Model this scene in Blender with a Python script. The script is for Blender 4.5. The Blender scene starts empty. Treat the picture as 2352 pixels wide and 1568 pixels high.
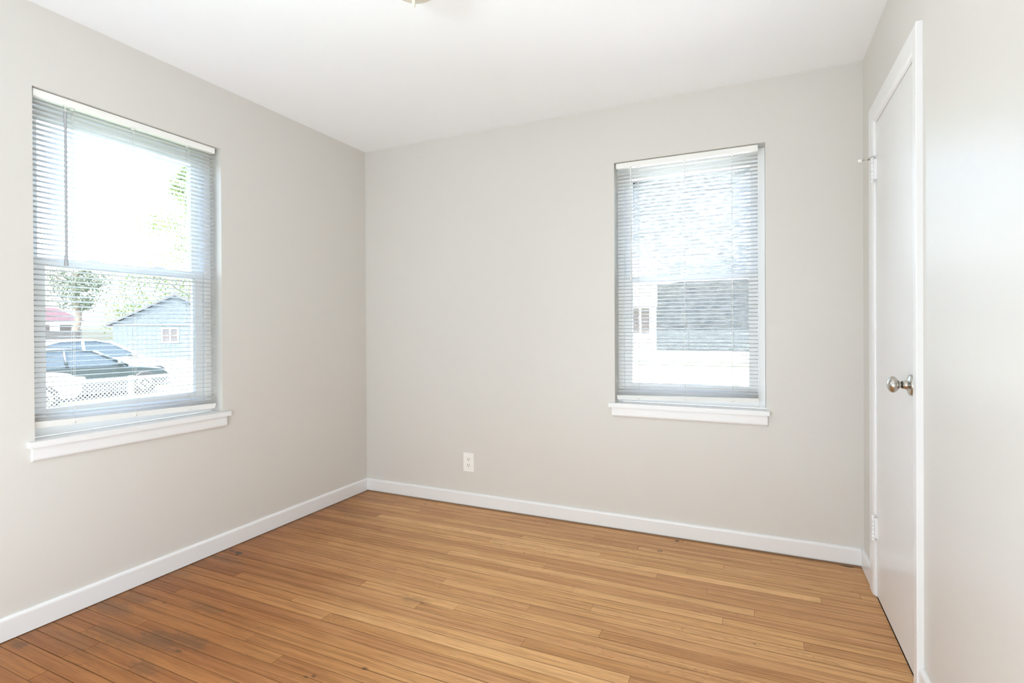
import bpy, bmesh, math, random
from mathutils import Vector, Matrix
import numpy as np

sc = bpy.context.scene
C = sc.collection
PI = math.pi

# ------------------------------------------------------------------ camera
W, H = 3.0316, 2.44          # room width (x) and height; back-left corner at the origin
REAR = -3.12
F_PX = 1207.48
yaw, pit, rol = 0.4316, -0.0035, -0.0050
fw = Vector((-math.sin(yaw)*math.cos(pit), math.cos(yaw)*math.cos(pit), math.sin(pit)))
rt = Vector((math.cos(yaw), math.sin(yaw), 0.0))
up = rt.cross(fw)
r2 = rt*math.cos(rol) + up*math.sin(rol)
u2 = -rt*math.sin(rol) + up*math.cos(rol)
cam_d = bpy.data.cameras.new('camera')
cam = bpy.data.objects.new('camera', cam_d)
C.objects.link(cam)
M = Matrix((r2, u2, -fw)).transposed().to_4x4()
M.translation = Vector((2.552, -3.0148, 1.1545))
cam.matrix_world = M
cam_d.sensor_fit = 'HORIZONTAL'
cam_d.sensor_width = 36.0
cam_d.lens = F_PX/2352*36.0
cam_d.shift_y = -22.947/2352
cam_d.clip_start = 0.02
cam_d.clip_end = 300
sc.camera = cam

# ------------------------------------------------------------------ view, world, sun, lamps
vs = sc.view_settings
vs.view_transform = 'Standard'
vs.look = 'None'
vs.gamma = 1.0
vs.use_curve_mapping = False
vs.exposure = 0.0
sc.display_settings.display_device = 'sRGB'
cy = sc.cycles
cy.max_bounces = 14
cy.diffuse_bounces = 11
cy.glossy_bounces = 3
cy.transmission_bounces = 6
cy.transparent_max_bounces = 16
cy.sample_clamp_indirect = 10.0
cy.caustics_reflective = False
cy.caustics_refractive = False
cy.use_denoising = True

world = bpy.data.worlds.new('sky')
sc.world = world
world.use_nodes = True
wn = world.node_tree
wn.nodes.clear()
wo = wn.nodes.new('ShaderNodeOutputWorld')
wb = wn.nodes.new('ShaderNodeBackground')
ws = wn.nodes.new('ShaderNodeTexSky')
ws.sky_type = 'NISHITA'
ws.sun_disc = False
ws.sun_elevation = math.radians(52)
ws.sun_rotation = math.radians(150)
ws.air_density = 1.0
ws.dust_density = 4.0
ws.ozone_density = 1.0
wn.links.new(ws.outputs[0], wb.inputs[0])
wn.links.new(wb.outputs[0], wo.inputs[0])
wb.inputs[1].default_value = 4.6

def light(name, kind, loc, direction, energy, color=(1, 1, 1), **kw):
    d = bpy.data.lights.new(name, kind)
    d.energy = energy
    d.color = color
    for k, v in kw.items():
        setattr(d, k, v)
    o = bpy.data.objects.new(name, d)
    C.objects.link(o)
    o.location = loc
    o.rotation_euler = Vector(direction).to_track_quat('-Z', 'Y').to_euler()
    return o

light('sun', 'SUN', (6, -8, 12), (-0.10, 0.14, -1.0), 40.0, (1.0, 0.96, 0.90), angle=math.radians(0.6))
# photographer's flash, bounced off the ceiling behind and beside the camera
light('bounce_flash', 'AREA', (1.65, -2.98, 1.70), (-0.10, 0.32, 1.0), 18.0, (0.82, 0.935, 1.0), shape='DISK', size=0.3)
light('rear_fill_light', 'AREA', (1.52, -3.09, 1.00), (0.0, 1.0, 0.22), 79.0, (0.82, 0.935, 1.0), shape='RECTANGLE', size=2.4, size_y=1.8)  # added soft fill in front of the closed rear wall, no real lamp there
for nm, loc, dr, sx, sy in (('window_portal', (-0.19, -1.53, 1.42), (1, 0, 0), 0.80, 1.40),
                            ('window_portal', (2.21, 0.19, 1.42), (0, -1, 0), 0.80, 1.40)):
    p = light(nm, 'AREA', loc, dr, 1.0, shape='RECTANGLE', size=sx, size_y=sy)
    p.data.cycles.is_portal = True

# ------------------------------------------------------------------ mesh helpers
class MB:
    def __init__(self):
        self.v, self.f, self.s, self.m = [], [], [], []
    def add(self, verts, faces, smooth=False, mat=0):
        n = len(self.v)
        self.v += [tuple(p) for p in verts]
        for f in faces:
            self.f.append([i+n for i in f])
            self.s.append(smooth)
            self.m.append(mat)
        return self
    def box(self, x0, x1, y0, y1, z0, z1, mat=0):
        x0, x1 = min(x0, x1), max(x0, x1); y0, y1 = min(y0, y1), max(y0, y1); z0, z1 = min(z0, z1), max(z0, z1)
        v = [(x0,y0,z0),(x1,y0,z0),(x1,y1,z0),(x0,y1,z0),(x0,y0,z1),(x1,y0,z1),(x1,y1,z1),(x0,y1,z1)]
        f = [(0,3,2,1),(4,5,6,7),(0,1,5,4),(1,2,6,5),(2,3,7,6),(3,0,4,7)]
        return self.add(v, f, False, mat)
    def loft(self, rings, closed=True, caps=True, smooth=True, mat=0):
        n = len(rings[0]); v = [p for r in rings for p in r]; f = []
        for k in range(len(rings)-1):
            for i in range(n if closed else n-1):
                j = (i+1) % n
                f.append((k*n+i, k*n+j, (k+1)*n+j, (k+1)*n+i))
        self.add(v, f, smooth, mat)
        if caps and closed:
            b = len(self.v)-len(v)
            self.f.append([b+i for i in reversed(range(n))]); self.s.append(False); self.m.append(mat)
            self.f.append([b+(len(rings)-1)*n+i for i in range(n)]); self.s.append(False); self.m.append(mat)
        return self
    def frame(self, d):
        d = Vector(d).normalized()
        a = Vector((0,0,1)) if abs(d.z) < 0.9 else Vector((1,0,0))
        u = d.cross(a).normalized(); w = d.cross(u).normalized()
        return d, u, w
    def lathe(self, origin, axis, prof, n=32, mat=0):
        """prof: list of (distance along axis, radius)"""
        d, u, w = self.frame(axis); o = Vector(origin); rings = []
        for t, r in prof:
            r = max(r, 1e-5)
            rings.append([o+d*t+(u*math.cos(2*PI*i/n)+w*math.sin(2*PI*i/n))*r for i in range(n)])
        return self.loft(rings, True, True, True, mat)
    def tube(self, pts, r, n=8, mat=0):
        pts = [Vector(p) for p in pts]; rings = []
        rr = r if isinstance(r, (list, tuple)) else [r]*len(pts)
        for i, p in enumerate(pts):
            t = (pts[min(i+1, len(pts)-1)]-pts[max(i-1, 0)])
            d, u, w = self.frame(t)
            rings.append([p+(u*math.cos(2*PI*k/n)+w*math.sin(2*PI*k/n))*rr[i] for k in range(n)])
        return self.loft(rings, True, True, True, mat)
    def prism(self, poly, vec, smooth=False, mat=0):
        a = [Vector(p) for p in poly]; b = [p+Vector(vec) for p in a]
        return self.loft([a, b], True, True, smooth, mat)

def tag(o, label=None, cat=None, group=None, kind=None):
    for k, v in (('label', label), ('category', cat), ('group', group), ('kind', kind)):
        if v: o[k] = v
    return o

def wloc(o):
    p = Vector((0,0,0))
    while o is not None:
        p += o.location; o = o.parent
    return p

def empty(name, loc, label=None, cat=None, group=None, kind=None):
    o = bpy.data.objects.new(name, None); C.objects.link(o)
    o.location = loc; o.empty_display_size = 0.05
    return tag(o, label, cat, group, kind)

def obj(name, mb, mats, parent=None, loc=(0,0,0), bevel=0.0, segs=2, angle=40, label=None, cat=None, group=None, kind=None):
    base = Vector(loc) + (wloc(parent) if parent is not None else Vector((0,0,0)))
    me = bpy.data.meshes.new(name)
    me.from_pydata([tuple(Vector(p)-base) for p in mb.v], [], mb.f)
    for i, p in enumerate(me.polygons):
        p.use_smooth = mb.s[i]; p.material_index = mb.m[i]
    if not isinstance(mats, (list, tuple)): mats = [mats]
    for m in mats: me.materials.append(m)
    bm = bmesh.new(); bm.from_mesh(me); bmesh.ops.recalc_face_normals(bm, faces=bm.faces); bm.to_mesh(me); bm.free()
    me.update()
    o = bpy.data.objects.new(name, me); C.objects.link(o)
    o.location = loc; o.parent = parent
    if bevel > 0:
        b = o.modifiers.new('bevel', 'BEVEL'); b.width = bevel; b.segments = segs
        b.limit_method = 'ANGLE'; b.angle_limit = math.radians(angle)
        b.harden_normals = False
    return tag(o, label, cat, group, kind)

# ------------------------------------------------------------------ materials
def nodes(name):
    m = bpy.data.materials.new(name); m.use_nodes = True
    nt = m.node_tree; b = nt.nodes['Principled BSDF']
    return m, nt, b, nt.nodes.new, nt.links.new

def plain(name, col, rough=0.5, spec=0.5, metal=0.0, bump=0.0, bscale=200.0, var=0.0, vscale=3.0, coat=0.0):
    m, nt, b, N, L = nodes(name)
    b.inputs['Roughness'].default_value = rough
    b.inputs['Specular IOR Level'].default_value = spec
    b.inputs['Metallic'].default_value = metal
    b.inputs['Coat Weight'].default_value = coat
    tc = N('ShaderNodeTexCoord')
    n = N('ShaderNodeTexNoise'); n.inputs['Scale'].default_value = vscale; n.inputs['Detail'].default_value = 3
    L(tc.outputs['Object'], n.inputs['Vector'])
    mx = N('ShaderNodeMix'); mx.data_type = 'RGBA'
    mx.inputs[6].default_value = (*[c*(1-var) for c in col], 1); mx.inputs[7].default_value = (*[min(1, c*(1+var)) for c in col], 1)
    L(n.outputs[0], mx.inputs[0]); L(mx.outputs[2], b.inputs['Base Color'])
    if bump > 0:
        n2 = N('ShaderNodeTexNoise'); n2.inputs['Scale'].default_value = bscale; n2.inputs['Detail'].default_value = 2
        bp = N('ShaderNodeBump'); bp.inputs['Strength'].default_value = bump; bp.inputs['Distance'].default_value = 0.002
        L(tc.outputs['Object'], n2.inputs['Vector']); L(n2.outputs[0], bp.inputs['Height']); L(bp.outputs[0], b.inputs['Normal'])
    return m

M_wall = plain('wall_paint', (0.660, 0.640, 0.605), 0.38, 0.32, bump=0.06, bscale=260, var=0.006, vscale=1.2)
M_ceil = plain('ceiling_paint', (0.905, 0.92, 0.945), 0.8, 0.2, bump=0.06, bscale=160, var=0.006, vscale=1.0)
M_trim = plain('white_trim_paint', (0.80, 0.80, 0.805), 0.28, 0.5, bump=0.02, bscale=60, var=0.008)
M_door = plain('white_door_paint', (0.775, 0.775, 0.77), 0.27, 0.5, bump=0.02, bscale=40, var=0.008)
M_vinyl = plain('white_vinyl', (0.92, 0.925, 0.925), 0.35, 0.5, var=0.005)
M_rail = plain('blind_rail_enamel', (0.88, 0.875, 0.855), 0.4, 0.4, var=0.005)
M_cord = plain('white_cord', (0.85, 0.85, 0.83), 0.7, 0.2)
M_clip = plain('clear_plastic', (0.75, 0.75, 0.72), 0.25, 0.5)
M_plate = plain('outlet_plastic', (0.86, 0.85, 0.815), 0.35, 0.5)
M_dark = plain('dark_slot', (0.05, 0.045, 0.04), 0.7, 0.2)
M_rubber = plain('white_rubber', (0.84, 0.84, 0.82), 0.6, 0.3)
M_bowl = plain('cream_frosted_glass', (0.66, 0.62, 0.52), 0.35, 0.5, var=0.03, vscale=8)
M_lampmetal = plain('lamp_brushed_metal', (0.62, 0.58, 0.50), 0.35, 0.5, metal=0.8)

def nickel():
    m, nt, b, N, L = nodes('brushed_nickel')
    b.inputs['Base Color'].default_value = (0.55, 0.52, 0.47, 1)
    b.inputs['Metallic'].default_value = 1.0; b.inputs['Roughness'].default_value = 0.24
    tc = N('ShaderNodeTexCoord'); mp = N('ShaderNodeMapping'); mp.inputs['Scale'].default_value = (20, 400, 400)
    n = N('ShaderNodeTexNoise'); n.inputs['Scale'].default_value = 4
    mr = N('ShaderNodeMapRange'); mr.inputs[3].default_value = 0.18; mr.inputs[4].default_value = 0.32
    L(tc.outputs['Object'], mp.inputs['Vector']); L(mp.outputs[0], n.inputs['Vector'])
    L(n.outputs[0], mr.inputs[0]); L(mr.outputs[0], b.inputs['Roughness'])
    return m
M_nickel = nickel()

def slat_mat():
    m, nt, b, N, L = nodes('blind_slat_vinyl')
    out = nt.nodes['Material Output']
    b.inputs['Base Color'].default_value = (0.92, 0.92, 0.915, 1); b.inputs['Roughness'].default_value = 0.35
    t = N('ShaderNodeBsdfTranslucent'); t.inputs[0].default_value = (0.97, 0.975, 0.97, 1)
    mx = N('ShaderNodeMixShader'); mx.inputs[0].default_value = 0.84
    L(b.outputs[0], mx.inputs[1]); L(t.outputs[0], mx.inputs[2]); L(mx.outputs[0], out.inputs[0])
    return m
M_slat = slat_mat()

def wand_mat(name, col):
    m, nt, b, N, L = nodes(name)
    b.inputs['Base Color'].default_value = (*col, 1); b.inputs['Roughness'].default_value = 0.2
    return m
M_wand_backlit = wand_mat('backlit_grey_wand', (0.42, 0.43, 0.45))  # grey of the backlit wand is shade put into its base colour
M_wand_white = wand_mat('white_plastic_wand', (0.80, 0.80, 0.79))

def glass_mat(name='window_glass', tint=(0.96, 0.985, 0.98)):
    m, nt, b, N, L = nodes(name)
    out = nt.nodes['Material Output']; nt.nodes.remove(b)
    tr = N('ShaderNodeBsdfTransparent'); tr.inputs[0].default_value = (*tint, 1)
    gl = N('ShaderNodeBsdfGlossy'); gl.inputs['Roughness'].default_value = 0.02
    fr = N('ShaderNodeFresnel'); fr.inputs[0].default_value = 1.45
    mx = N('ShaderNodeMixShader')
    L(fr.outputs[0], mx.inputs[0]); L(tr.outputs[0], mx.inputs[1]); L(gl.outputs[0], mx.inputs[2]); L(mx.outputs[0], out.inputs[0])
    return m
M_glass = glass_mat()

def screen_mat():
    m, nt, b, N, L = nodes('insect_screen_mesh')
    out = nt.nodes['Material Output']
    b.inputs['Base Color'].default_value = (0.10, 0.105, 0.11, 1); b.inputs['Roughness'].default_value = 0.6
    tr = N('ShaderNodeBsdfTransparent')
    mx = N('ShaderNodeMixShader'); mx.inputs[0].default_value = 0.30
    L(tr.outputs[0], mx.inputs[1]); L(b.outputs[0], mx.inputs[2]); L(mx.outputs[0], out.inputs[0])
    return m
M_screen = screen_mat()

# --- oak strip floor
def floor_mat():
    m, nt, b, N, L = nodes('oak_strip_floor')
    at = N('ShaderNodeAttribute'); at.attribute_name = 'plank'
    sp = N('ShaderNodeSeparateColor'); L(at.outputs['Color'], sp.inputs[0])
    geo = N('ShaderNodeNewGeometry'); sx = N('ShaderNodeSeparateXYZ'); L(geo.outputs['Position'], sx.inputs[0])
    def math_(op, a, bb=None, c=None, clamp=False):
        n = N('ShaderNodeMath'); n.operation = op; n.use_clamp = clamp
        for i, v in enumerate((a, bb, c)):
            if v is None: continue
            if isinstance(v, (int, float)): n.inputs[i].default_value = v
            else: L(v, n.inputs[i])
        return n.outputs[0]
    def mixc(f, a, c, mode='MIX'):
        n = N('ShaderNodeMix'); n.data_type = 'RGBA'; n.blend_type = mode; n.clamp_factor = True
        for s, v in ((n.inputs[0], f), (n.inputs[6], a), (n.inputs[7], c)):
            if isinstance(v, (int, float)): s.default_value = v
            elif isinstance(v, tuple): s.default_value = (*v, 1)
            else: L(v, s)
        return n.outputs[2]
    def comb(x, y, z):
        n = N('ShaderNodeCombineXYZ')
        for i, v in enumerate((x, y, z)):
            if isinstance(v, (int, float)): n.inputs[i].default_value = v
            else: L(v, n.inputs[i])
        return n.outputs[0]
    def noise(vec, scale, detail=3, rough=0.55, dist=0.0):
        n = N('ShaderNodeTexNoise'); n.inputs['Scale'].default_value = scale; n.inputs['Detail'].default_value = detail
        n.inputs['Roughness'].default_value = rough; n.inputs['Distortion'].default_value = dist
        L(vec, n.inputs['Vector']); return n.outputs[0]
    def rng(v, a, c, lo=0.0, hi=1.0):
        n = N('ShaderNodeMapRange'); n.interpolation_type = 'SMOOTHSTEP'
        n.inputs[1].default_value = a; n.inputs[2].default_value = c; n.inputs[3].default_value = lo; n.inputs[4].default_value = hi
        L(v, n.inputs[0]); return n.outputs[0]
    tone, rnd, hue = sp.outputs[0], sp.outputs[1], sp.outputs[2]
    off = math_('MULTIPLY', rnd, 57.0)
    gx = math_('ADD', sx.outputs[0], off)
    # fine pore grain, long streaks and cathedral rings
    fine = noise(comb(math_('MULTIPLY', gx, 9.0), math_('MULTIPLY', sx.outputs[1], 330.0), off), 1.0, 3, 0.6)
    streak = noise(comb(math_('MULTIPLY', gx, 1.5), math_('MULTIPLY', sx.outputs[1], 60.0), off), 1.0, 4, 0.6, 0.4)
    wob = noise(comb(math_('MULTIPLY', gx, 2.2), math_('MULTIPLY', sx.outputs[1], 14.0), off), 1.0, 2, 0.5)
    ringv = math_('ADD', math_('MULTIPLY', sx.outputs[1], 60.0), math_('MULTIPLY', wob, 26.0))
    ring = math_('PINGPONG', math_('FRACT', ringv), 0.5)
    ring = rng(ring, 0.0, 0.16, 1.0, 0.0)
    ringmask = rng(noise(comb(math_('MULTIPLY', gx, 0.8), off, 3.0), 1.6, 1), 0.46, 0.66)
    # base colour from tone
    ramp = N('ShaderNodeValToRGB'); L(tone, ramp.inputs[0])
    e = ramp.color_ramp.elements
    e[0].position = 0.0; e[0].color = (0.2400, 0.0997, 0.0321, 1)
    e[1].position = 1.0; e[1].color = (0.8000, 0.4702, 0.2071, 1)
    for p, c in ((0.3, (0.4450, 0.2077, 0.0702)), (0.5, (0.5600, 0.2812, 0.1032)), (0.72, (0.6550, 0.3539, 0.1387))):
        q = e.new(p); q.color = (*c, 1)
    col = ramp.outputs[0]
    col = mixc(math_('MULTIPLY', hue, 0.55), col, (0.56, 0.275, 0.125))       # some boards redder
    col = mixc(math_('MULTIPLY', rng(streak, 0.42, 0.72), 0.55), col, mixc(0.72, col, (0.17, 0.070, 0.022)))
    col = mixc(math_('MULTIPLY', rng(streak, 0.50, 0.25), 0.28), col, (0.76, 0.51, 0.28))
    col = mixc(math_('MULTIPLY', rng(fine, 0.48, 0.70), 0.44), col, (0.22, 0.095, 0.03))
    med = noise(comb(math_('MULTIPLY', gx, 5.0), math_('MULTIPLY', sx.outputs[1], 135.0), math_('ADD', off, 3.3)), 1.0, 3, 0.6, 0.3)
    col = mixc(math_('MULTIPLY', rng(med, 0.50, 0.70), 0.34), col, (0.25, 0.11, 0.035))
    col = mixc(math_('MULTIPLY', rng(med, 0.46, 0.30), 0.22), col, (0.80, 0.52, 0.25))
    col = mixc(math_('MULTIPLY', math_('MULTIPLY', ring, ringmask), 0.46), col, (0.25, 0.105, 0.034))
    # old unworn finish stays deeper along the left wall and the front
    pos2 = comb(sx.outputs[0], sx.outputs[1], 0.0)
    wornness = noise(pos2, 1.7, 3, 0.6)
    edge = math_('ADD', math_('MULTIPLY', sx.outputs[0], -0.58), math_('MULTIPLY', sx.outputs[1], -0.46))
    unworn = rng(math_('ADD', edge, math_('MULTIPLY', wornness, 0.7)), -0.05, 0.85)
    col = mixc(math_('MULTIPLY', unworn, 0.95), col, mixc(1.0, col, (0.54, 0.365, 0.205), 'MULTIPLY'))
    # grey-brown water stains
    st = noise(comb(math_('MULTIPLY', sx.outputs[0], 2.4), math_('MULTIPLY', sx.outputs[1], 9.0), 1.7), 1.0, 4, 0.62)
    def blob(cx, cy, rx, ry, lo=0.4, hi=1.0, nz=0.5):
        dx = math_('DIVIDE', math_('SUBTRACT', sx.outputs[0], cx), rx)
        dy = math_('DIVIDE', math_('SUBTRACT', sx.outputs[1], cy), ry)
        d = math_('SQRT', math_('ADD', math_('MULTIPLY', dx, dx), math_('MULTIPLY', dy, dy)))
        d = math_('ADD', d, math_('MULTIPLY', math_('SUBTRACT', stn, 0.5), nz*2))
        return rng(d, lo, hi, 1.0, 0.0)
    stn = noise(comb(math_('MULTIPLY', sx.outputs[0], 26.0), math_('MULTIPLY', sx.outputs[1], 60.0), rnd), 1.0, 4, 0.65)
    stain = None
    for a in ((0.52, -1.79, 0.15, 0.055, 0.75), (0.62, -1.745, 0.15, 0.045, 0.6), (0.64, -1.91, 0.10, 0.04, 0.6), (0.36, -1.84, 0.22, 0.05, 0.55),
              (0.08, -2.015, 0.05, 0.025, 0.75), (0.10, -1.72, 0.16, 0.05, 0.6), (0.12, -1.63, 0.10, 0.04, 0.6), (0.47, -1.56, 0.14, 0.035, 0.45),
              (0.05, -1.40, 0.12, 0.03, 0.4), (0.30, -0.46, 0.16, 0.03, 0.35), (1.23, -1.15, 0.10, 0.03, 0.45), (0.10, -1.21, 0.16, 0.04, 0.45),
              (0.25, -1.92, 0.2, 0.06, 0.35)):
        s_ = math_('MULTIPLY', blob(*a[:4], 0.40, 1.05, 1.0), a[4])
        stain = s_ if stain is None else math_('MAXIMUM', stain, s_)
    col = mixc(math_('MULTIPLY', stain, 0.86), col, (0.115, 0.056, 0.023))
    # grime packed along the long edges of the boards
    vv = math_('FRACT', math_('DIVIDE', math_('ADD', sx.outputs[1], 0.0265), 0.0563))
    seam = noise(comb(math_('MULTIPLY', gx, 3.0), math_('MULTIPLY', sx.outputs[1], 9.0), 5.0), 1.0, 3, 0.6)
    hi_edge = math_('MULTIPLY', rng(vv, 0.90, 1.0), rng(seam, 0.32, 0.62))
    lo_edge = math_('MULTIPLY', rng(vv, 0.06, 0.0), 0.55)
    col = mixc(math_('MULTIPLY', math_('MAXIMUM', hi_edge, lo_edge), 0.78), col, (0.17, 0.075, 0.026))
    # burn marks, knots and nail holes
    burn = knot = None
    for a in ((0.108, -1.128, 0.030, 0.011), (0.122, -1.146, 0.010, 0.012), (0.050, -1.124, 0.026, 0.006), (2.167, -0.045, 0.011, 0.010), (2.96, -0.03, 0.035, 0.010)):
        s_ = blob(*a, 0.55, 1.25, 0.45)
        burn = s_ if burn is None else math_('MAXIMUM', burn, s_)
    for a in ((0.195, -1.605, 0.012, 0.005), (0.268, -1.608, 0.012, 0.005), (0.565, -0.089, 0.012, 0.008), (1.468, -0.525, 0.007, 0.005), (0.66, -1.80, 0.016, 0.009),
              (1.34, -1.60, 0.014, 0.008), (1.21, -1.70, 0.010, 0.010), (1.19, -1.715, 0.012, 0.006), (2.55, -0.9, 0.006, 0.004), (1.9, -1.62, 0.007, 0.005)):
        s_ = blob(*a, 0.3, 1.4, 0.8)
        knot = s_ if knot is None else math_('MAXIMUM', knot, s_)
    col = mixc(math_('MULTIPLY', knot, 0.80), col, (0.085, 0.038, 0.016))
    col = mixc(math_('MULTIPLY', burn, 0.92), col, (0.024, 0.019, 0.017))
    kd = N('ShaderNodeVectorMath'); kd.operation = 'DISTANCE'; L(pos2, kd.inputs[0]); kd.inputs[1].default_value = (2.103, -0.2148, 0)
    kr = math_('MULTIPLY', rng(kd.outputs['Value'], 0.004, 0.008), rng(kd.outputs['Value'], 0.011, 0.015, 1.0, 0.0))
    col = mixc(math_('MULTIPLY', kr, 0.8), col, (0.05, 0.035, 0.025))
    # grime line against the skirting
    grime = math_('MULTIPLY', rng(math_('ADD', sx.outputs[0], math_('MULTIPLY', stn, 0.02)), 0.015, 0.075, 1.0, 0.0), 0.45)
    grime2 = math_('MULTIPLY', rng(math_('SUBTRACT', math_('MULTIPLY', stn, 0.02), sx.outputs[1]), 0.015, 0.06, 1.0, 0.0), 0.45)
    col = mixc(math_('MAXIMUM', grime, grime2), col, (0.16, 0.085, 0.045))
    L(col, b.inputs['Base Color'])
    ro = rng(streak, 0.2, 0.8, 0.34, 0.46); L(ro, b.inputs['Roughness'])
    b.inputs['Specular IOR Level'].default_value = 0.38
    bp = N('ShaderNodeBump'); bp.inputs['Strength'].default_value = 0.10; bp.inputs['Distance'].default_value = 0.001
    L(math_('ADD', fine, math_('MULTIPLY', streak, 0.8)), bp.inputs['Height']); L(bp.outputs[0], b.inputs['Normal'])
    return m
M_floor = floor_mat()
M_sub = plain('dark_subfloor', (0.045, 0.024, 0.012), 0.8, 0.2)

# ------------------------------------------------------------------ floor of individual boards
def build_floor():
    rng_ = random.Random(11)
    PITCH, Y0 = 0.0563, -0.0265
    joints = {1: [0.319, 0.637, 2.2], 2: [1.43, 2.626], 3: [0.363, 1.743], 4: [0.605, 1.992], 5: [0.875, 2.414], 6: [1.373, 2.964], 7: [0.42, 1.833, 2.26],
              8: [1.233, 2.806], 9: [2.134], 10: [0.581, 2.361], 11: [1.62], 12: [0.336, 1.106, 2.55], 13: [1.473], 14: [1.821, 2.435], 15: [0.442, 2.713], 16: [0.78, 1.936],
              17: [1.251], 18: [1.699], 19: [2.019], 20: [0.924, 1.42], 21: [1.266], 22: [1.773], 23: [0.321, 2.175], 24: [0.745], 25: [0.977], 26: [1.9],
              27: [0.221], 28: [0.447], 29: [0.824], 30: [1.026], 31: [0.352], 32: [1.55], 33: [0.2], 34: [0.342, 0.607], 35: [0.315], 36: [0.9], 37: [0.36]}
    # tone of the board that covers (row, x): -1 dark .. +1 light
    tones = [(1, .1, -.35), (1, .5, -.45), (1, 1.5, -.3), (1, 2.8, -.25), (2, .6, -.45), (2, 2, -.35), (2, 2.8, -.25), (3, .2, -.9), (3, 1, -.45), (3, 2.4, -.45), (4, .4, .35), (4, 1.5, -.35), (4, 2.6, -.3),
             (5, .4, .25), (5, 1.5, .2), (5, 2.7, 0), (6, .6, -.05), (6, 2.2, .15), (7, .2, -.85), (7, 1.2, .9), (7, 2.1, .1), (7, 2.7, .1), (8, .6, .3), (8, 2, .85),
             (9, .8, .35), (9, 2.7, -.1), (10, .3, -.6), (10, 1.4, -.35), (10, 2.7, -.3), (11, .7, .3), (11, 2.4, -.2), (12, .2, .3), (12, .7, .0), (12, 1.8, .6), (12, 2.8, .0), (13, .6, -.25), (13, 2.2, -.15),
             (14, .8, .4), (14, 2.1, .6), (14, 2.8, .2), (15, .2, .2), (15, 1.5, .25), (15, 2.9, -.1), (16, .4, .35), (16, 1.3, .1), (16, 2.4, .45), (17, .6, .1), (17, 2.0, .35),
             (18, .8, .0), (18, 2.3, .15), (19, .8, .3), (19, 2.5, -.6), (20, .5, -.25), (20, 1.2, .5), (20, 2.2, .15), (21, .6, .05), (21, 2, -.05), (22, .9, -.1), (22, 2.4, -.35),
             (23, .1, -.6), (23, 1.0, .35), (23, 2.6, -.6), (24, .4, .2), (24, 1.5, .7), (25, .5, .75), (25, 1.6, -.05), (26, .9, -.15), (26, 2.3, .1), (27, .1, -.7), (27, 1.2, .25), (28, .2, .25), (28, 1.2, .1),
             (29, .4, .4), (29, 1.7, .0), (30, .5, .2), (30, 1.7, -.55), (31, .2, .15), (31, 1, -.4), (32, .6, -.25), (32, 2, .1), (33, .1, -.15), (33, .8, .2), (34, .1, -.1), (34, .5, .0), (34, 1.4, -.1), (35, .1, -.2), (35, .9, .1), (36, .4, .05), (37, .1, .2), (37, .8, -.3)]
    mb = MB(); cols = []
    mb.box(-0.05, W+0.05, REAR-0.05, 0.05, -0.06, -0.004, 1); cols += [(0.5, 0.5, 0, 1)]*6
    nrow = 56
    for r in range(0, nrow):
        y1 = Y0 + PITCH - r*PITCH
        y0 = y1 - PITCH
        if r == 0: y1 = min(y1, 0.0)
        if y0 < REAR: y0 = REAR
        if y1 <= y0+0.005: continue
        js = joints.get(r)
        if js is None:
            js = []; x = rng_.uniform(0.2, 1.2)
            while x < W-0.2: js.append(x); x += rng_.uniform(0.5, 1.4)
        xs = [0.004] + list(js) + [W-0.004]
        gap = rng_.choice((0.0007, 0.0009, 0.0011, 0.0014, 0.0019))
        for a, c in zip(xs[:-1], xs[1:]):
            t = rng_.uniform(-0.35, 0.35)
            for (rr, xx, tt) in tones:
                if rr == r and a <= xx <= c: t = tt; break
            tone = min(1, max(0, (0.70 if r < 6 else 0.62) + (0.42 if r >= 6 else 0.36)*t)); rnd = rng_.random()
            hue = max(0, rng_.gauss(0.25, 0.35)) if t < 0.3 else rng_.uniform(0, 0.25)
            dz = rng_.uniform(-0.00025, 0.00025)
            mb.box(a+0.0006, c-0.0006, y0+gap, y1-gap*0.6, -0.0042, dz, 0)
            cols += [(tone, rnd, min(1, hue), 1)]*6
    o = obj('floor', mb, [M_floor, M_sub], kind='structure', label='worn honey oak strip floor of narrow boards running along the back wall', cat='floor')
    ca = o.data.color_attributes.new('plank', 'FLOAT_COLOR', 'CORNER')
    i = 0
    for p, c in zip(o.data.polygons, cols):
        for k in p.loop_indices: ca.data[k].color = c
    return o
build_floor()

# ------------------------------------------------------------------ room shell
WIN_L = (-1.932, -1.134)     # left window opening, along y
WIN_B = (1.818, 2.607)       # back window opening, along x
WZ0, WZ1 = 0.705, 2.116
T = 0.20
mb = MB()
mb.box(-T, 0, REAR-T, WIN_L[0], -0.1, H+0.06); mb.box(-T, 0, WIN_L[1], T, -0.1, H+0.06)
mb.box(-T, 0, WIN_L[0], WIN_L[1], -0.1, WZ0); mb.box(-T, 0, WIN_L[0], WIN_L[1], WZ1, H+0.06)
obj('wall_left', mb, M_wall, kind='structure', label='warm grey painted left wall around the window with the backlit grey wand', cat='wall')
mb = MB()
mb.box(0, WIN_B[0], 0, T, -0.1, H+0.06); mb.box(WIN_B[1], W+T, 0, T, -0.1, H+0.06)
mb.box(WIN_B[0], WIN_B[1], 0, T, -0.1, WZ0); mb.box(WIN_B[0], WIN_B[1], 0, T, WZ1, H+0.06)
obj('wall_back', mb, M_wall, kind='structure', label='warm grey painted back wall with the power outlet', cat='wall')
DY0, DY1, DZ1 = -0.925, -0.318, 2.032    # closet door opening
mb = MB()
mb.box(W, W+T, REAR-T, DY0, -0.1, H+0.06); mb.box(W, W+T, DY1, 0, -0.1, H+0.06)
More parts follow.
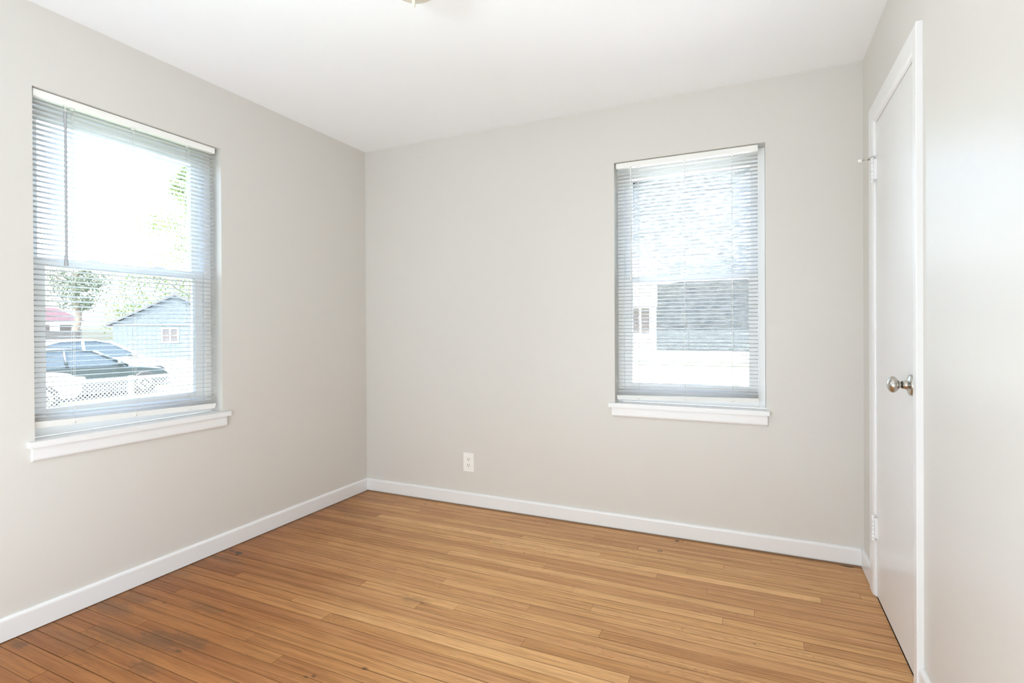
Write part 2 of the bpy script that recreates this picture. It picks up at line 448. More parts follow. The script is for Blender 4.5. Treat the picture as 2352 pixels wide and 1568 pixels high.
mb.box(W, W+T, DY0, DY1, DZ1, H+0.06); mb.box(W+0.09, W+T, DY0, DY1, -0.1, DZ1)
obj('wall_right', mb, M_wall, kind='structure', label='warm grey satin right wall around the closet door', cat='wall')
mb = MB(); mb.box(0, W, REAR-T, REAR, -0.1, H+0.06)
obj('wall_rear', mb, M_wall, kind='structure', label='warm grey wall behind the viewer', cat='wall')
mb = MB(); mb.box(-T, W+T, REAR-T, T, H, H+0.18)
obj('ceiling', mb, M_ceil, kind='structure', label='smooth white painted ceiling', cat='ceiling')

# baseboards: flat board with an eased top
def base_profile(n0, n1, n2):
    t, h = 0.013, 0.088
    p = [(0, n0), (t, n0), (t, h-0.014)]
    for k in range(1, 7):
        a = k/6*PI/2
        p.append((t-0.010+0.010*math.cos(a), h-0.014+0.014*math.sin(a)))
    p.append((0, h))
    return p
def baseboard(name, p0, p1, inward, label, gap=0.003):
    p0, p1, nrm = Vector(p0), Vector(p1), Vector(inward)
    ring = [[p+nrm*a+Vector((0, 0, z)) for a, z in base_profile(gap, 0, 0)] for p in (p0, p1)]
    mb = MB(); mb.loft(ring, True, True, False)
    return obj(name, mb, M_trim, kind='structure', label=label, cat='baseboard')
baseboard('baseboard_left', (0, REAR, 0), (0, 0, 0), (1, 0, 0), 'white baseboard along the foot of the left wall')
baseboard('baseboard_back', (0.013, 0, 0), (W-0.013, 0, 0), (0, -1, 0), 'white baseboard along the foot of the back wall', 0.0085)
baseboard('baseboard_right', (W, -0.0, 0), (W, -0.232, 0), (-1, 0, 0), 'short white baseboard between the corner and the closet door')
baseboard('baseboard_right', (W, -0.988, 0), (W, REAR, 0), (-1, 0, 0), 'white baseboard at the lower right edge, near side of the closet door')

# ------------------------------------------------------------------ closet door
door = empty('door_1', (W, (DY0+DY1)/2, 0), 'white flush closet door in the right wall with a nickel knob', 'door', kind='structure')
mb = MB(); mb.box(W-0.003, W+0.032, DY0+0.003, DY1-0.003, 0.004, DZ1-0.004)
obj('door_panel', mb, M_door, door, bevel=0.002)
mb = MB(); mb.box(W+0.034, W+0.088, DY0+0.0005, DY0+0.018, 0.0, DZ1-0.001); mb.box(W+0.034, W+0.088, DY1-0.018, DY1-0.0005, 0.0, DZ1-0.001)
mb.box(W+0.034, W+0.088, DY0+0.018, DY1-0.018, DZ1-0.018, DZ1-0.001)
obj('door_stop_strip', mb, M_trim, door)
def casing_profile(width, t):
    """(across, out) from the outer edge to the rounded inner edge"""
    p = [(0, 0), (0, t-0.002), (0.002, t)]
    p += [(width*0.55, t)]
    for k in range(1, 9):
        a = k/8*PI/2
        p.append((width*0.55+width*0.38*math.sin(a), 0.005+(t-0.005)*math.cos(a)))
    p += [(width, 0.004), (width, 0)]
    return p
def casing(name, y_out, y_in, z1_out, z1_in, t):
    pr_ = casing_profile(abs(y_in-y_out), t); s = 1 if y_in > y_out else -1
    w_ = abs(y_in-y_out)
    bot = [Vector((W-d, y_out+s*a, 0.001)) for a, d in pr_]
    top = [Vector((W-d, y_out+s*a, z1_out-(z1_out-z1_in)*a/w_)) for a, d in pr_]
    mb = MB(); mb.loft([bot, top], True, True, True); mb.s = [False]*len(mb.s)
    return obj(name, mb, M_trim, door)
ZO = 2.113
casing('door_casing', -0.232, DY1+0.001, ZO, DZ1+0.002, 0.016)
casing('door_casing', -0.987, DY0-0.001, ZO, DZ1+0.002, 0.018)
pr_ = casing_profile(ZO-DZ1-0.002, 0.016); w_ = ZO-DZ1-0.002
e0 = [Vector((W-d, -0.987+(DY0+0.987)*a/w_, ZO-a)) for a, d in pr_]
e1 = [Vector((W-d, -0.232+(DY1+0.232)*a/w_, ZO-a)) for a, d in pr_]
mb = MB(); mb.loft([e0, e1], True, True, False)
obj('door_casing', mb, M_trim, door)
for zc in (1.832, 0.297):
    hx, hy = W-0.0175, DY1-0.004
    mb = MB()
    for k in range(5):
        z0 = zc-0.045+k*0.018
        mb.lathe((hx, hy, z0+0.0003), (0, 0, 1), [(0, 0.0056), (0.0003, 0.006), (0.0171, 0.006), (0.0174, 0.0056)], 16)
    hg = obj('hinge', mb, M_trim, door)
    mb = MB(); mb.box(W-0.0055, W-0.0028, DY1-0.017, DY1-0.006, zc-0.044, zc+0.044); mb.box(hx, W-0.003, hy-0.0035, hy-0.0015, zc-0.044, zc+0.044)
    obj('hinge_leaf', mb, M_trim, hg, bevel=0.0006)
    mb = MB()
    for zz, s in ((zc+0.045, 1), (zc-0.045, -1)):
        mb.lathe((hx, hy, zz), (0, 0, s), [(0, 0.0048), (0.001, 0.0066), (0.004, 0.0074), (0.008, 0.0066), (0.0105, 0.003), (0.011, 0.0001)], 16)
    obj('hinge_pin', mb, M_trim, hg)
kx, ky, kz = W-0.003, -0.865, 0.963
mb = MB()
mb.lathe((kx, ky, kz), (-1, 0, 0), [(0, 0.0350), (0.0035, 0.0350), (0.0065, 0.0335), (0.0085, 0.029), (0.0105, 0.0225), (0.013, 0.0172), (0.0165, 0.0142), (0.026, 0.0132)], 48)
kn = obj('door_knob', mb, M_nickel, door, label='brushed nickel knob')
mb = MB(); mb.lathe((kx-0.026, ky, kz), (-1, 0, 0), [(0, 0.0122), (0.0012, 0.0122)], 32)
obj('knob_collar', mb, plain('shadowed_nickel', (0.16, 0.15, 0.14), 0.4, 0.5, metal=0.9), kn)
prof = [(0.0272, 0.0112), (0.032, 0.0108), (0.0345, 0.0135)]
for k in range(0, 13):
    a = -PI/2*0.72 + (PI*0.86)*k/12
    prof.append((0.0515+0.0175*math.sin(a), 0.0278*max(0.02, math.cos(a))))
prof += [(0.0675, 0.008), (0.0672, 0.0001)]
mb = MB(); mb.lathe((kx, ky, kz), (-1, 0, 0), prof, 48)
obj('knob_grip', mb, M_nickel, kn)

# hinge-pin door stop on the upper hinge
ds = empty('door_stop', (W-0.0175, DY1-0.004, 1.888), 'small metal hinge door stop with white rubber bumper at the top of the closet door', 'door stop')
hx, hy = W-0.0175, DY1-0.004
mb = MB(); mb.lathe((hx, hy, 1.882), (0, 0, 1), [(0, 0.0085), (0.0022, 0.0085)], 20)
mb.tube([(hx, hy, 1.8832), (hx-0.022, hy+0.012, 1.8815), (hx-0.040, hy+0.020, 1.880)], 0.0024, 10)
obj('arm', mb, M_nickel, ds)
mb = MB(); mb.tube([(hx-0.002, hy+0.004, 1.8805), (hx-0.014, hy+0.016, 1.879)], 0.003, 10)
obj('adjusting_screw', mb, M_nickel, ds)
mb = MB(); mb.lathe((hx-0.034, hy+0.017, 1.8805), (-0.88, 0.44, -0.05), [(0, 0.0055), (0.001, 0.0068), (0.014, 0.0068), (0.015, 0.0055)], 20)
obj('bumper', mb, M_rubber, ds)

# ------------------------------------------------------------------ windows
class Side:
    """maps (u along the wall, d outward from the wall face, z) into the room frame"""
    def __init__(self, left): self.left = left
    def p(self, u, d, z): return (-d, u, z) if self.left else (u, d, z)
    def box(self, mb, u0, u1, d0, d1, z0, z1):
        a, b = self.p(u0, d0, z0), self.p(u1, d1, z1)
        return mb.box(a[0], b[0], a[1], b[1], a[2], b[2])

def ring_frame(S, mb, u0, u1, d0, d1, z0, z1, wl, wr, wb, wt):
    S.box(mb, u0, u0+wl, d0, d1, z0, z1); S.box(mb, u1-wr, u1, d0, d1, z0, z1)
    S.box(mb, u0+wl, u1-wr, d0, d1, z0, z0+wb); S.box(mb, u0+wl, u1-wr, d0, d1, z1-wt, z1)

def build_window(name, S, u0, u1, sill_u, apron_u, label):
    ux = (u0+u1)/2
    root = empty(name, S.p(ux, 0, 0.73), label, 'window', kind='structure')
    e = 0.0008
    mb = MB(); ring_frame(S, mb, u0+e, u1-e, 0.085, 0.175, 0.729, WZ1-e, 0.030, 0.030, 0.040, 0.030)
    obj('window_frame', mb, M_vinyl, root, bevel=0.0015)
    # inner tracks of the jambs
    mb = MB()
    for a, b in ((u0+0.030, u0+0.036), (u1-0.036, u1-0.030)):
        S.box(mb, a, b, 0.087, 0.094, 0.769, WZ1-0.031); S.box(mb, a, b, 0.131, 0.135, 0.769, WZ1-0.031)
    obj('jamb_track', mb, M_vinyl, root)
    up_ = MB(); ring_frame(S, up_, u0+0.0305, u1-0.0305, 0.136, 0.168, 1.428, WZ1-0.031, 0.042, 0.042, 0.036, 0.040)
    us = obj('upper_sash', up_, M_vinyl, root, bevel=0.002)
    mb = MB(); S.box(mb, u0+0.072, u1-0.072, 0.150, 0.153, 1.463, WZ1-0.070)
    obj('glass_pane', mb, M_glass, us)
    lo = MB(); ring_frame(S, lo, u0+0.0365, u1-0.0365, 0.096, 0.130, 0.770, 1.463, 0.044, 0.044, 0.068, 0.036)
    ls = obj('lower_sash', lo, M_vinyl, root, bevel=0.002)
    mb = MB(); S.box(mb, u0+0.080, u1-0.080, 0.112, 0.115, 0.837, 1.428)
    obj('glass_pane', mb, M_glass, ls)
    mb = MB(); S.box(mb, u0+0.08, u1-0.08, 0.092, 0.0955, 0.800, 0.812)
    obj('lift_rail', mb, M_vinyl, ls, bevel=0.001)
    for k in (-0.14, 0.14):
        mb = MB(); S.box(mb, ux+k-0.024, ux+k+0.024, 0.100, 0.126, 1.4632, 1.472)
        obj('sash_lock', mb, M_vinyl, ls, bevel=0.003)
    mb = MB(); ring_frame(S, mb, u0+0.031, u1-0.031, 0.170, 0.178, 0.771, 1.455, 0.018, 0.018, 0.018, 0.018)
    sf = obj('screen_frame', mb, M_vinyl, root)
    mb = MB(); S.box(mb, u0+0.048, u1-0.048, 0.1735, 0.1742, 0.788, 1.438)
    obj('insect_screen', mb, M_screen, sf)
    # stool and apron
    mb = MB()
    S.box(mb, u0+e, u1-e, 0.0, 0.0848, 0.7055, 0.729)
    S.box(mb, sill_u[0], sill_u[1], -0.026, 0.0, 0.7055, 0.729)
    obj('window_sill', mb, M_trim, root)
    a0, a1 = apron_u
    prof = [(0, 0.7045), (0.015, 0.7045), (0.015, 0.662)]
    for k in range(1, 6):
        a = k/5*PI/2; prof.append((0.003+0.012*math.cos(a), 0.662-0.012*math.sin(a)))
    prof.append((0, 0.650))
    mb = MB(); mb.loft([[Vector(S.p(uu, -d, z)) for d, z in prof] for uu in (a0, a1)], True, True, False)
    obj('window_apron', mb, M_trim, root)
    return root

SL, SB = Side(True), Side(False)
build_window('window_1', SL, WIN_L[0], WIN_L[1], (-1.956, -1.101), (-1.944, -1.118), 'white double-hung window in the left wall, looking onto cars and a garage')
build_window('window_2', SB, WIN_B[0], WIN_B[1], (1.785, 2.624), (1.803, 2.614), 'white double-hung window in the back wall, facing a dark shingled house')

# ------------------------------------------------------------------ mini blinds
def build_blind(S, u0, u1, cords, wand_u, wand_mat_, wand_r, z_wand, rail_z, label, name='window_blind'):
    """rail_z: bottom-rail centre height at u0 and u1 (the rail hangs a little crooked)"""
    root = empty(name, S.p((u0+u1)/2, 0.03, 2.113), label, 'blind')
    rnd = random.Random(int(u0*1000))
    ztop = 2.113
    mb = MB(); S.box(mb, u0, u1, 0.012, 0.040, ztop-0.030, ztop)
    hr = obj('head_rail', mb, M_rail, root, bevel=0.0025)
    for c in cords:
        mb = MB(); S.box(mb, c-0.006, c+0.006, 0.018, 0.034, ztop-0.0345, ztop-0.0302)
        obj('cord_clip', mb, M_clip, hr)
    mb = MB(); S.box(mb, u0+0.001, u0+0.004, 0.0105, 0.0118, ztop-0.029, ztop-0.002); S.box(mb, u1-0.004, u1-0.001, 0.0105, 0.0118, ztop-0.029, ztop-0.002)
    # slats
    sp, wid = 0.0206, 0.0252
    zmean = sum(rail_z)/2
    n = int((ztop-0.052-(zmean+0.030))/sp)
    slat = MB(); dc = 0.027
    levels = [ztop-0.050-k*sp for k in range(n)]
    low = [zmean+0.044, zmean+0.026, zmean+0.013]
    levels = [z for z in levels if z > low[0]+0.012] + low
    tot = len(levels)
    tilts = []
    for k, z in enumerate(levels):
        fl = max(0.0, 1-(z-zmean)/0.32)          # how far it follows the crooked rail
        j = tot-1-k
        tilt = -9 + rnd.uniform(-1.2, 1.2)
        if j < 3: tilt = (-46, -38, -27)[j]
        tr = math.radians(tilt)
        du = rnd.uniform(-0.0012, 0.0012)
        rings = []
        for uu, rz in ((u0+0.002+du, rail_z[0]), ((u0+u1)/2, zmean), (u1-0.002+du, rail_z[1])):
            zc = z+(rz-zmean)*fl*fl
            ring = []
            for s in range(7):
                a = s/6-0.5
                w = a*wid; h = 0.0019*(1-4*a*a)
                # local: w along depth (outward +), h up; tilt rotates: outward edge goes down for negative tilt
                ring.append(Vector(S.p(uu, dc+w*math.cos(tr)-h*math.sin(tr), zc+w*math.sin(tr)+h*math.cos(tr))))
            for s in range(6, -1, -1):
                a = s/6-0.5
                w = a*wid; h = 0.0019*(1-4*a*a)-0.00035
                ring.append(Vector(S.p(uu, dc+w*math.cos(tr)-h*math.sin(tr), zc+w*math.sin(tr)+h*math.cos(tr))))
            rings.append(ring)
        slat.loft(rings, True, True, True)
    obj('slats', slat, M_slat, root)
    # bottom rail, rolled towards the room
    tr = math.radians(-62)
    mb = MB(); rings = []
    for uu, rz in ((u0, rail_z[0]), (u1, rail_z[1])):
        ring = []
        for w, h in ((-0.0135, -0.004), (-0.0125, -0.005), (0.0125, -0.005), (0.0135, -0.004), (0.0135, 0.003), (0.0115, 0.005), (-0.0115, 0.005), (-0.0135, 0.003)):
            ring.append(Vector(S.p(uu, dc+w*math.cos(tr)-h*math.sin(tr), rz+w*math.sin(tr)+h*math.cos(tr))))
        rings.append(ring)
    mb.loft(rings, True, True, False)
    br = obj('bottom_rail', mb, M_rail, root)
    for c in cords:
        mb = MB()
        t = (c-u0)/(u1-u0); rz = rail_z[0]*(1-t)+rail_z[1]*t
        mb.lathe(S.p(c, dc-0.0046, rz-0.003), S.p(0, -1, 0.6) , [(0, 0.006), (0.002, 0.005), (0.003, 0.0001)], 14)
        obj('cord_button', mb, M_clip, br)
    for c in cords:
        t = (c-u0)/(u1-u0); rz = rail_z[0]*(1-t)+rail_z[1]*t
        mb = MB()
        for d in (dc-0.0135, dc+0.0135):
            mb.tube([S.p(c, d, ztop-0.032), S.p(c, d, rz+0.006)], 0.0006, 5)
        mb.tube([S.p(c+0.001, dc, ztop-0.032), S.p(c+0.001, dc, rz+0.004)], 0.0007, 5)
        obj('ladder_cord', mb, M_cord, root)
    # tilt wand on its hook
    mb = MB(); z1, z0 = z_wand
    k = 90; rings = []; o0 = S.p(wand_u, 0.003, 0)
    for i in range(k+1):
        z = z1+(z0-z1)*i/k
        tw = z*210 if 0.07 < i/k < 0.93 else 0
        rr = wand_r*(1.0 if 0.07 < i/k < 0.93 else 1.05)
        if i/k >= 0.93: rr = wand_r*(1.1+0.45*(i/k-0.93)/0.07)
        rings.append([Vector((o0[0]+rr*(1.12 if q % 2 == 0 else 0.86)*math.cos(tw+q*PI/3), o0[1]+rr*(1.12 if q % 2 == 0 else 0.86)*math.sin(tw+q*PI/3), z)) for q in range(6)])
    mb.loft(rings, True, True, True)
    wd = obj('tilt_wand', mb, wand_mat_, root)
    mb = MB(); mb.tube([S.p(wand_u, 0.020, ztop-0.030), S.p(wand_u, 0.010, ztop-0.036), S.p(wand_u, 0.003, z1+0.012), S.p(wand_u, 0.003, z1-0.004)], 0.0016, 8)
    obj('wand_hook', mb, M_clip, wd)
    return root
build_blind(SL, -1.924, -1.158, (-1.789, -1.552, -1.296), -1.822, M_wand_backlit, 0.0050, (2.052, 1.424), (0.787, 0.763),
            'white slatted blind with a twisted wand in backlit grey, hanging in the left window')
build_blind(SB, 1.826, 2.573, (1.952, 2.205, 2.447), 1.913, M_wand_white, 0.0040, (2.070, 1.428), (0.758, 0.776),
            'white slatted blind with a white wand, hanging in the back window')

# ------------------------------------------------------------------ power outlet
out = empty('power_outlet', (0.847, 0, 0.285), 'white two-socket power outlet low on the back wall', 'outlet')
ox, oz = 0.847, 0.2855
mb = MB(); mb.box(ox-0.040, ox+0.040, -0.0055, -0.0003, oz-0.062, oz+0.062)
obj('cover_plate', mb, M_plate, out, bevel=0.0025)
for dz in (0.0195, -0.0195):
    mb = MB()
    poly = []
    for k in range(28):
        a = 2*PI*k/28
        poly.append((ox+max(-0.0143, min(0.0143, 0.0172*math.cos(a))), -0.0056, oz+dz+0.0143*math.sin(a)))
    mb.prism(poly, (0, -0.0018, 0))
    rc = obj('receptacle', mb, M_plate, out)
    mb = MB()
    mb.box(ox-0.0078, ox-0.0050, -0.0078, -0.0070, oz+dz-0.001, oz+dz+0.0085)
    mb.box(ox+0.0050, ox+0.0078, -0.0078, -0.0070, oz+dz-0.001, oz+dz+0.0075)
    mb.lathe((ox, -0.0070, oz+dz-0.0068), (0, -1, 0), [(0, 0.0028), (0.0008, 0.0028)], 14)
    obj('slot', mb, M_dark, rc)
mb = MB(); mb.lathe((ox, -0.0055, oz), (0, -1, 0), [(0, 0.0030), (0.0008, 0.0026), (0.0009, 0.0001)], 14)
obj('screw', mb, M_plate, out)

# ------------------------------------------------------------------ ceiling light
lx, ly = 1.507, -1.529
cl = empty('ceiling_light', (lx, ly, H), 'flush cream glass ceiling light with a finial, at the top of the ceiling', 'ceiling light')
mb = MB(); mb.lathe((lx, ly, H-0.0003), (0, 0, -1), [(0, 0.134), (0.022, 0.136), (0.030, 0.131), (0.032, 0.110)], 48)
obj('mounting_pan', mb, M_lampmetal, cl)
prof = []
for k in range(25):
    a = PI/2*k/24
    prof.append((0.034+0.124*math.sin(a), 0.123*math.cos(a)+0.0001))
mb = MB(); mb.lathe((lx, ly, H), (0, 0, -1), prof, 64)
obj('glass_bowl', mb, M_bowl, cl)
mb = MB(); mb.lathe((lx, ly, H-0.157), (0, 0, -1), [(0, 0.013), (0.003, 0.012), (0.006, 0.0065), (0.022, 0.0060), (0.027, 0.0068), (0.032, 0.0048), (0.0355, 0.0001)], 24)
obj('finial', mb, M_bowl, cl)

# ------------------------------------------------------------------ outside: ground
def ground_mat():
    m, nt, b, N, L = nodes('yard_ground')
    geo = N('ShaderNodeNewGeometry'); s = N('ShaderNodeSeparateXYZ'); L(geo.outputs['Position'], s.inputs[0])
    n1 = N('ShaderNodeTexNoise'); n1.inputs['Scale'].default_value = 0.9; n1.inputs['Detail'].default_value = 6; L(geo.outputs['Position'], n1.inputs['Vector'])
    n2 = N('ShaderNodeTexNoise'); n2.inputs['Scale'].default_value = 14; n2.inputs['Detail'].default_value = 4; L(geo.outputs['Position'], n2.inputs['Vector'])
    def mr(v, a, c, lo=0., hi=1.):
        q = N('ShaderNodeMapRange'); q.interpolation_type = 'SMOOTHSTEP'
        for i, x in zip((1, 2, 3, 4), (a, c, lo, hi)): q.inputs[i].default_value = x
        L(v, q.inputs[0]); return q.outputs[0]
    def mul(a, c):
        q = N('ShaderNodeMath'); q.operation = 'MULTIPLY'; L(a, q.inputs[0]); L(c, q.inputs[1]); return q.outputs[0]
    def mx(a, c):
        q = N('ShaderNodeMath'); q.operation = 'MAXIMUM'; L(a, q.inputs[0]); L(c, q.inputs[1]); return q.outputs[0]
    lawn = mul(mr(s.outputs[0], -13.0, -12.4), mr(s.outputs[0], -1.6, -1.2, 1, 0))
    strip = mul(mr(s.outputs[1], 7.2, 7.5), mr(s.outputs[1], 8.05, 8.1, 1, 0))
    tuft = mul(mr(n1.outputs[0], 0.60, 0.64), mr(n2.outputs[0], 0.42, 0.55))
    grass = mx(mx(lawn, strip), tuft)
    far = mr(s.outputs[1], 11.5, 12.5); grass = mx(grass, mul(far, mr(s.outputs[0], -3, -2)))
    mixg = N('ShaderNodeMix'); mixg.data_type = 'RGBA'; mixg.inputs[6].default_value = (0.0330, 0.0561, 0.0198, 1); mixg.inputs[7].default_value = (0.0660, 0.0990, 0.0363, 1); L(n2.outputs[0], mixg.inputs[0])
    mixc = N('ShaderNodeMix'); mixc.data_type = 'RGBA'; mixc.inputs[6].default_value = (0.42, 0.41, 0.39, 1); mixc.inputs[7].default_value = (0.55, 0.54, 0.51, 1); L(n2.outputs[0], mixc.inputs[0])
    fin = N('ShaderNodeMix'); fin.data_type = 'RGBA'; L(grass, fin.inputs[0]); L(mixc.outputs[2], fin.inputs[6]); L(mixg.outputs[2], fin.inputs[7])
    L(fin.outputs[2], b.inputs['Base Color']); b.inputs['Roughness'].default_value = 0.9
    return m
def sstep(a, b, x):
    t = min(1, max(0, (x-a)/(b-a))); return t*t*(3-2*t)
def ground_z(x, y):
    return -0.55 + 1.05*min(1, max(0, (y-0.6)/7.2))*sstep(-5, -1.5, x)
mb = MB(); xs = [-75, -60, -50, -40, -32, -26, -20, -16, -13, -10, -8, -6, -5, -4.5, -4, -3.5, -3, -2.5, -2, -1.5, -1, 0, 1, 2, 3, 4, 6, 9, 14, 22]
ys = [-12, -8, -5, -3, -1, 0.6, 1.5, 2.5, 3.5, 4.5, 5.5, 6.5, 7.2, 7.8, 9, 12, 16, 22, 30, 40, 52]
v = [(x, y, ground_z(x, y)) for x in xs for y in ys]; ny = len(ys)
f = [(i*ny+j, (i+1)*ny+j, (i+1)*ny+j+1, i*ny+j+1) for i in range(len(xs)-1) for j in range(ny-1)]
mb.add(v, f, True)
obj('ground', mb, ground_mat(), kind='structure', label='bright concrete and grass yard outside the windows', cat='ground')

# ------------------------------------------------------------------ outside: neighbouring house beyond the back window
def shake_mat():
    m, nt, b, N, L = nodes('weathered_shake_siding')
    geo = N('ShaderNodeNewGeometry'); mp = N('ShaderNodeMapping'); mp.inputs['Rotation'].default_value = (PI/2, 0, 0)
    L(geo.outputs['Position'], mp.inputs['Vector'])
    br = N('ShaderNodeTexBrick'); br.inputs['Scale'].default_value = 1.0
    br.inputs['Brick Width'].default_value = 0.24; br.inputs['Row Height'].default_value = 0.125; br.inputs['Mortar Size'].default_value = 0.007; br.inputs['Bias'].default_value = 0.0
    br.inputs['Color1'].default_value = (0.0224, 0.0271, 0.0304, 1); br.inputs['Color2'].default_value = (0.0383, 0.0442, 0.0475, 1); br.inputs['Mortar'].default_value = (0.022, 0.024, 0.026, 1)
    L(mp.outputs[0], br.inputs['Vector'])
    st = N('ShaderNodeMapping'); st.inputs['Scale'].default_value = (7, 7, 34); st.inputs['Rotation'].default_value = (0, 0.10, 0); L(geo.outputs['Position'], st.inputs['Vector'])
    n = N('ShaderNodeTexNoise'); n.inputs['Scale'].default_value = 1.0; n.inputs['Detail'].default_value = 6; n.inputs['Roughness'].default_value = 0.7; L(st.outputs[0], n.inputs['Vector'])
    mr = N('ShaderNodeMapRange'); mr.inputs[1].default_value = 0.45; mr.inputs[2].default_value = 0.72; L(n.outputs[0], mr.inputs[0])
    mx = N('ShaderNodeMix'); mx.data_type = 'RGBA'; L(mr.outputs[0], mx.inputs[0]); L(br.outputs[0], mx.inputs[6]); mx.inputs[7].default_value = (0.0792, 0.0858, 0.0891, 1)
    L(mx.outputs[2], b.inputs['Base Color']); b.inputs['Roughness'].default_value = 0.9; b.inputs['Specular IOR Level'].default_value = 0.12
    bp = N('ShaderNodeBump'); bp.inputs['Distance'].default_value = 0.03; bp.inputs['Strength'].default_value = 0.8; L(n.outputs[0], bp.inputs['Height']); L(bp.outputs[0], b.inputs['Normal'])
    return m
def siding_mat(name, col, pitch=0.11, axis=2):
    m, nt, b, N, L = nodes(name)
    geo = N('ShaderNodeNewGeometry'); s = N('ShaderNodeSeparateXYZ'); L(geo.outputs['Position'], s.inputs[0])
    d = N('ShaderNodeMath'); d.operation = 'DIVIDE'; L(s.outputs[axis], d.inputs[0]); d.inputs[1].default_value = pitch
    f = N('ShaderNodeMath'); f.operation = 'FRACT'; L(d.outputs[0], f.inputs[0])
    r = N('ShaderNodeMapRange'); r.inputs[1].default_value = 0.0; r.inputs[2].default_value = 0.14; L(f.outputs[0], r.inputs[0])
    mx = N('ShaderNodeMix'); mx.data_type = 'RGBA'; L(r.outputs[0], mx.inputs[0]); mx.inputs[6].default_value = (*[c*0.45 for c in col], 1); mx.inputs[7].default_value = (*col, 1)
    n = N('ShaderNodeTexNoise'); n.inputs['Scale'].default_value = 6; n.inputs['Detail'].default_value = 4; L(geo.outputs['Position'], n.inputs['Vector'])
    m2 = N('ShaderNodeMix'); m2.data_type = 'RGBA'; m2.blend_type = 'MULTIPLY'; m2.inputs[0].default_value = 0.35; L(mx.outputs[2], m2.inputs[6]); L(n.outputs[0], m2.inputs[7])
    L(m2.outputs[2], b.inputs['Base Color']); b.inputs['Roughness'].default_value = 0.85; b.inputs['Specular IOR Level'].default_value = 0.12
    bp = N('ShaderNodeBump'); bp.inputs['Distance'].default_value = 0.012; L(f.outputs[0], bp.inputs['Height']); L(bp.outputs[0], b.inputs['Normal'])
    return m
M_shake = shake_mat()
M_white_out = plain('white_exterior_paint', (0.80, 0.80, 0.79), 0.5, 0.4, var=0.02)
M_extglass = plain('dark_window_glass', (0.0561, 0.0495, 0.0495), 0.12, 0.5)
M_roof_grey = siding_mat('grey_shingle_roof', (0.085, 0.09, 0.096), 0.14, 2)
M_curtain = plain('pale_curtain', (0.36, 0.35, 0.36), 0.8, 0.2)

nh = empty('neighbour_house', (3.2, 8.0, 0.5), 'dark shingled neighbouring house with a white box over its window, seen through the back window', 'house')
mb = MB()
poly = [(-1.2, 8.0, 0.71), (7.6, 8.0, 0.71), (7.6, 8.0, 3.25), (3.2, 8.0, 5.98), (-1.2, 8.0, 3.25)]
mb.prism(poly, (0, 6.5, 0))
obj('wall', mb, M_shake, nh)
mb = MB(); mb.box(-1.22, 7.62, 7.975, 14.5, 0.40, 0.709)
obj('foundation', mb, M_white_out, nh)
mb = MB()
for sgn in (-1, 1):
    cx0 = 3.2; e_ = 3.2+sgn*4.85; zr, ze = 6.02, 3.01
    a = [(cx0, 7.82, zr), (e_, 7.82, ze), (e_, 7.82, ze+0.16), (cx0, 7.82, zr+0.16)]
    mb.prism(a, (0, 6.9, 0))
obj('roof', mb, M_roof_grey, nh)
mb = MB()
for sgn in (-1, 1):
    e_ = 3.2+sgn*4.87; zr, ze = 6.02, 2.99
    mb.prism([(3.2, 7.78, zr-0.02), (e_, 7.78, ze-0.02), (e_, 7.78, ze+0.17), (3.2, 7.78, zr+0.17)], (0, 0.035, 0))
obj('rake_board', mb, M_white_out, nh)
mb = MB(); mb.box(-0.75, 0.76, 7.55, 7.99, 1.62, 2.56); 
obj('overhang_box', mb, M_white_out, nh, bevel=0.02)
fr = MB(); ring_frame(SB, fr, -0.62, 0.735, 7.95, 7.998, 0.72, 1.615, 0.09, 0.13, 0.07, 0.03); fr.box(0.40, 0.435, 7.955, 7.996, 0.79, 1.585)
wf = obj('window_trim', fr, M_white_out, nh)
mb = MB(); mb.box(-0.53, 0.60, 7.97, 7.9985, 0.79, 1.585)
obj('pane', mb, M_extglass, wf)
mb = MB(); mb.box(-0.53, 0.60, 7.962, 7.9695, 0.79, 1.05)
obj('curtain', mb, M_curtain, wf)

# ------------------------------------------------------------------ outside: garage, house, fences
M_garage = siding_mat('pale_blue_siding', (0.086, 0.108, 0.118), 0.20, 1)
M_gable = siding_mat('pale_blue_gable_siding', (0.086, 0.105, 0.118), 0.24, 2)
GX, GY = -30.0, 17.8                       # foot of the gable wall
gar = empty('garage', (GX, GY, -0.55), 'pale blue gabled garage with a small window behind the white car', 'garage')
gy0, gy1, gpk, gx = GY-3.05, GY+3.05, GY, GX
mb = MB(); mb.box(gx-7, gx, gy0, gy1, -0.55, 1.60)
obj('wall', mb, M_garage, gar)
mb = MB(); mb.prism([(gx, gy0, 1.601), (gx, gy1, 1.601), (gx, gpk, 3.34)], (-7, 0, 0))
obj('gable', mb, M_gable, gar)
mb = MB()
for s_ in (-1, 1):
    ye = gpk+s_*3.40
    mb.prism([(gx+0.22, gpk, 3.35), (gx+0.22, ye, 1.47), (gx+0.22, ye, 1.62), (gx+0.22, gpk, 3.50)], (-7.5, 0, 0))
obj('roof', mb, M_roof_grey, gar)
mb = MB(); mb.box(gx+0.005, gx+0.05, gy0-0.02, gy1+0.02, 1.52, 1.61)
obj('frieze_board', mb, plain('blue_grey_trim', (0.0792, 0.0957, 0.1089), 0.6), gar)
wy = gpk-0.25
mb = MB(); ring_frame(Side(True), mb, wy-0.45, wy+0.45, -gx-0.04, -gx-0.002, 0.45, 1.38, 0.07, 0.07, 0.07, 0.07); mb.box(gx+0.004, gx+0.035, wy-0.03, wy+0.03, 0.52, 1.31); mb.box(gx+0.004, gx+0.035, wy-0.38, wy+0.38, 0.88, 0.94)
gw = obj('window_frame', mb, M_white_out, gar)
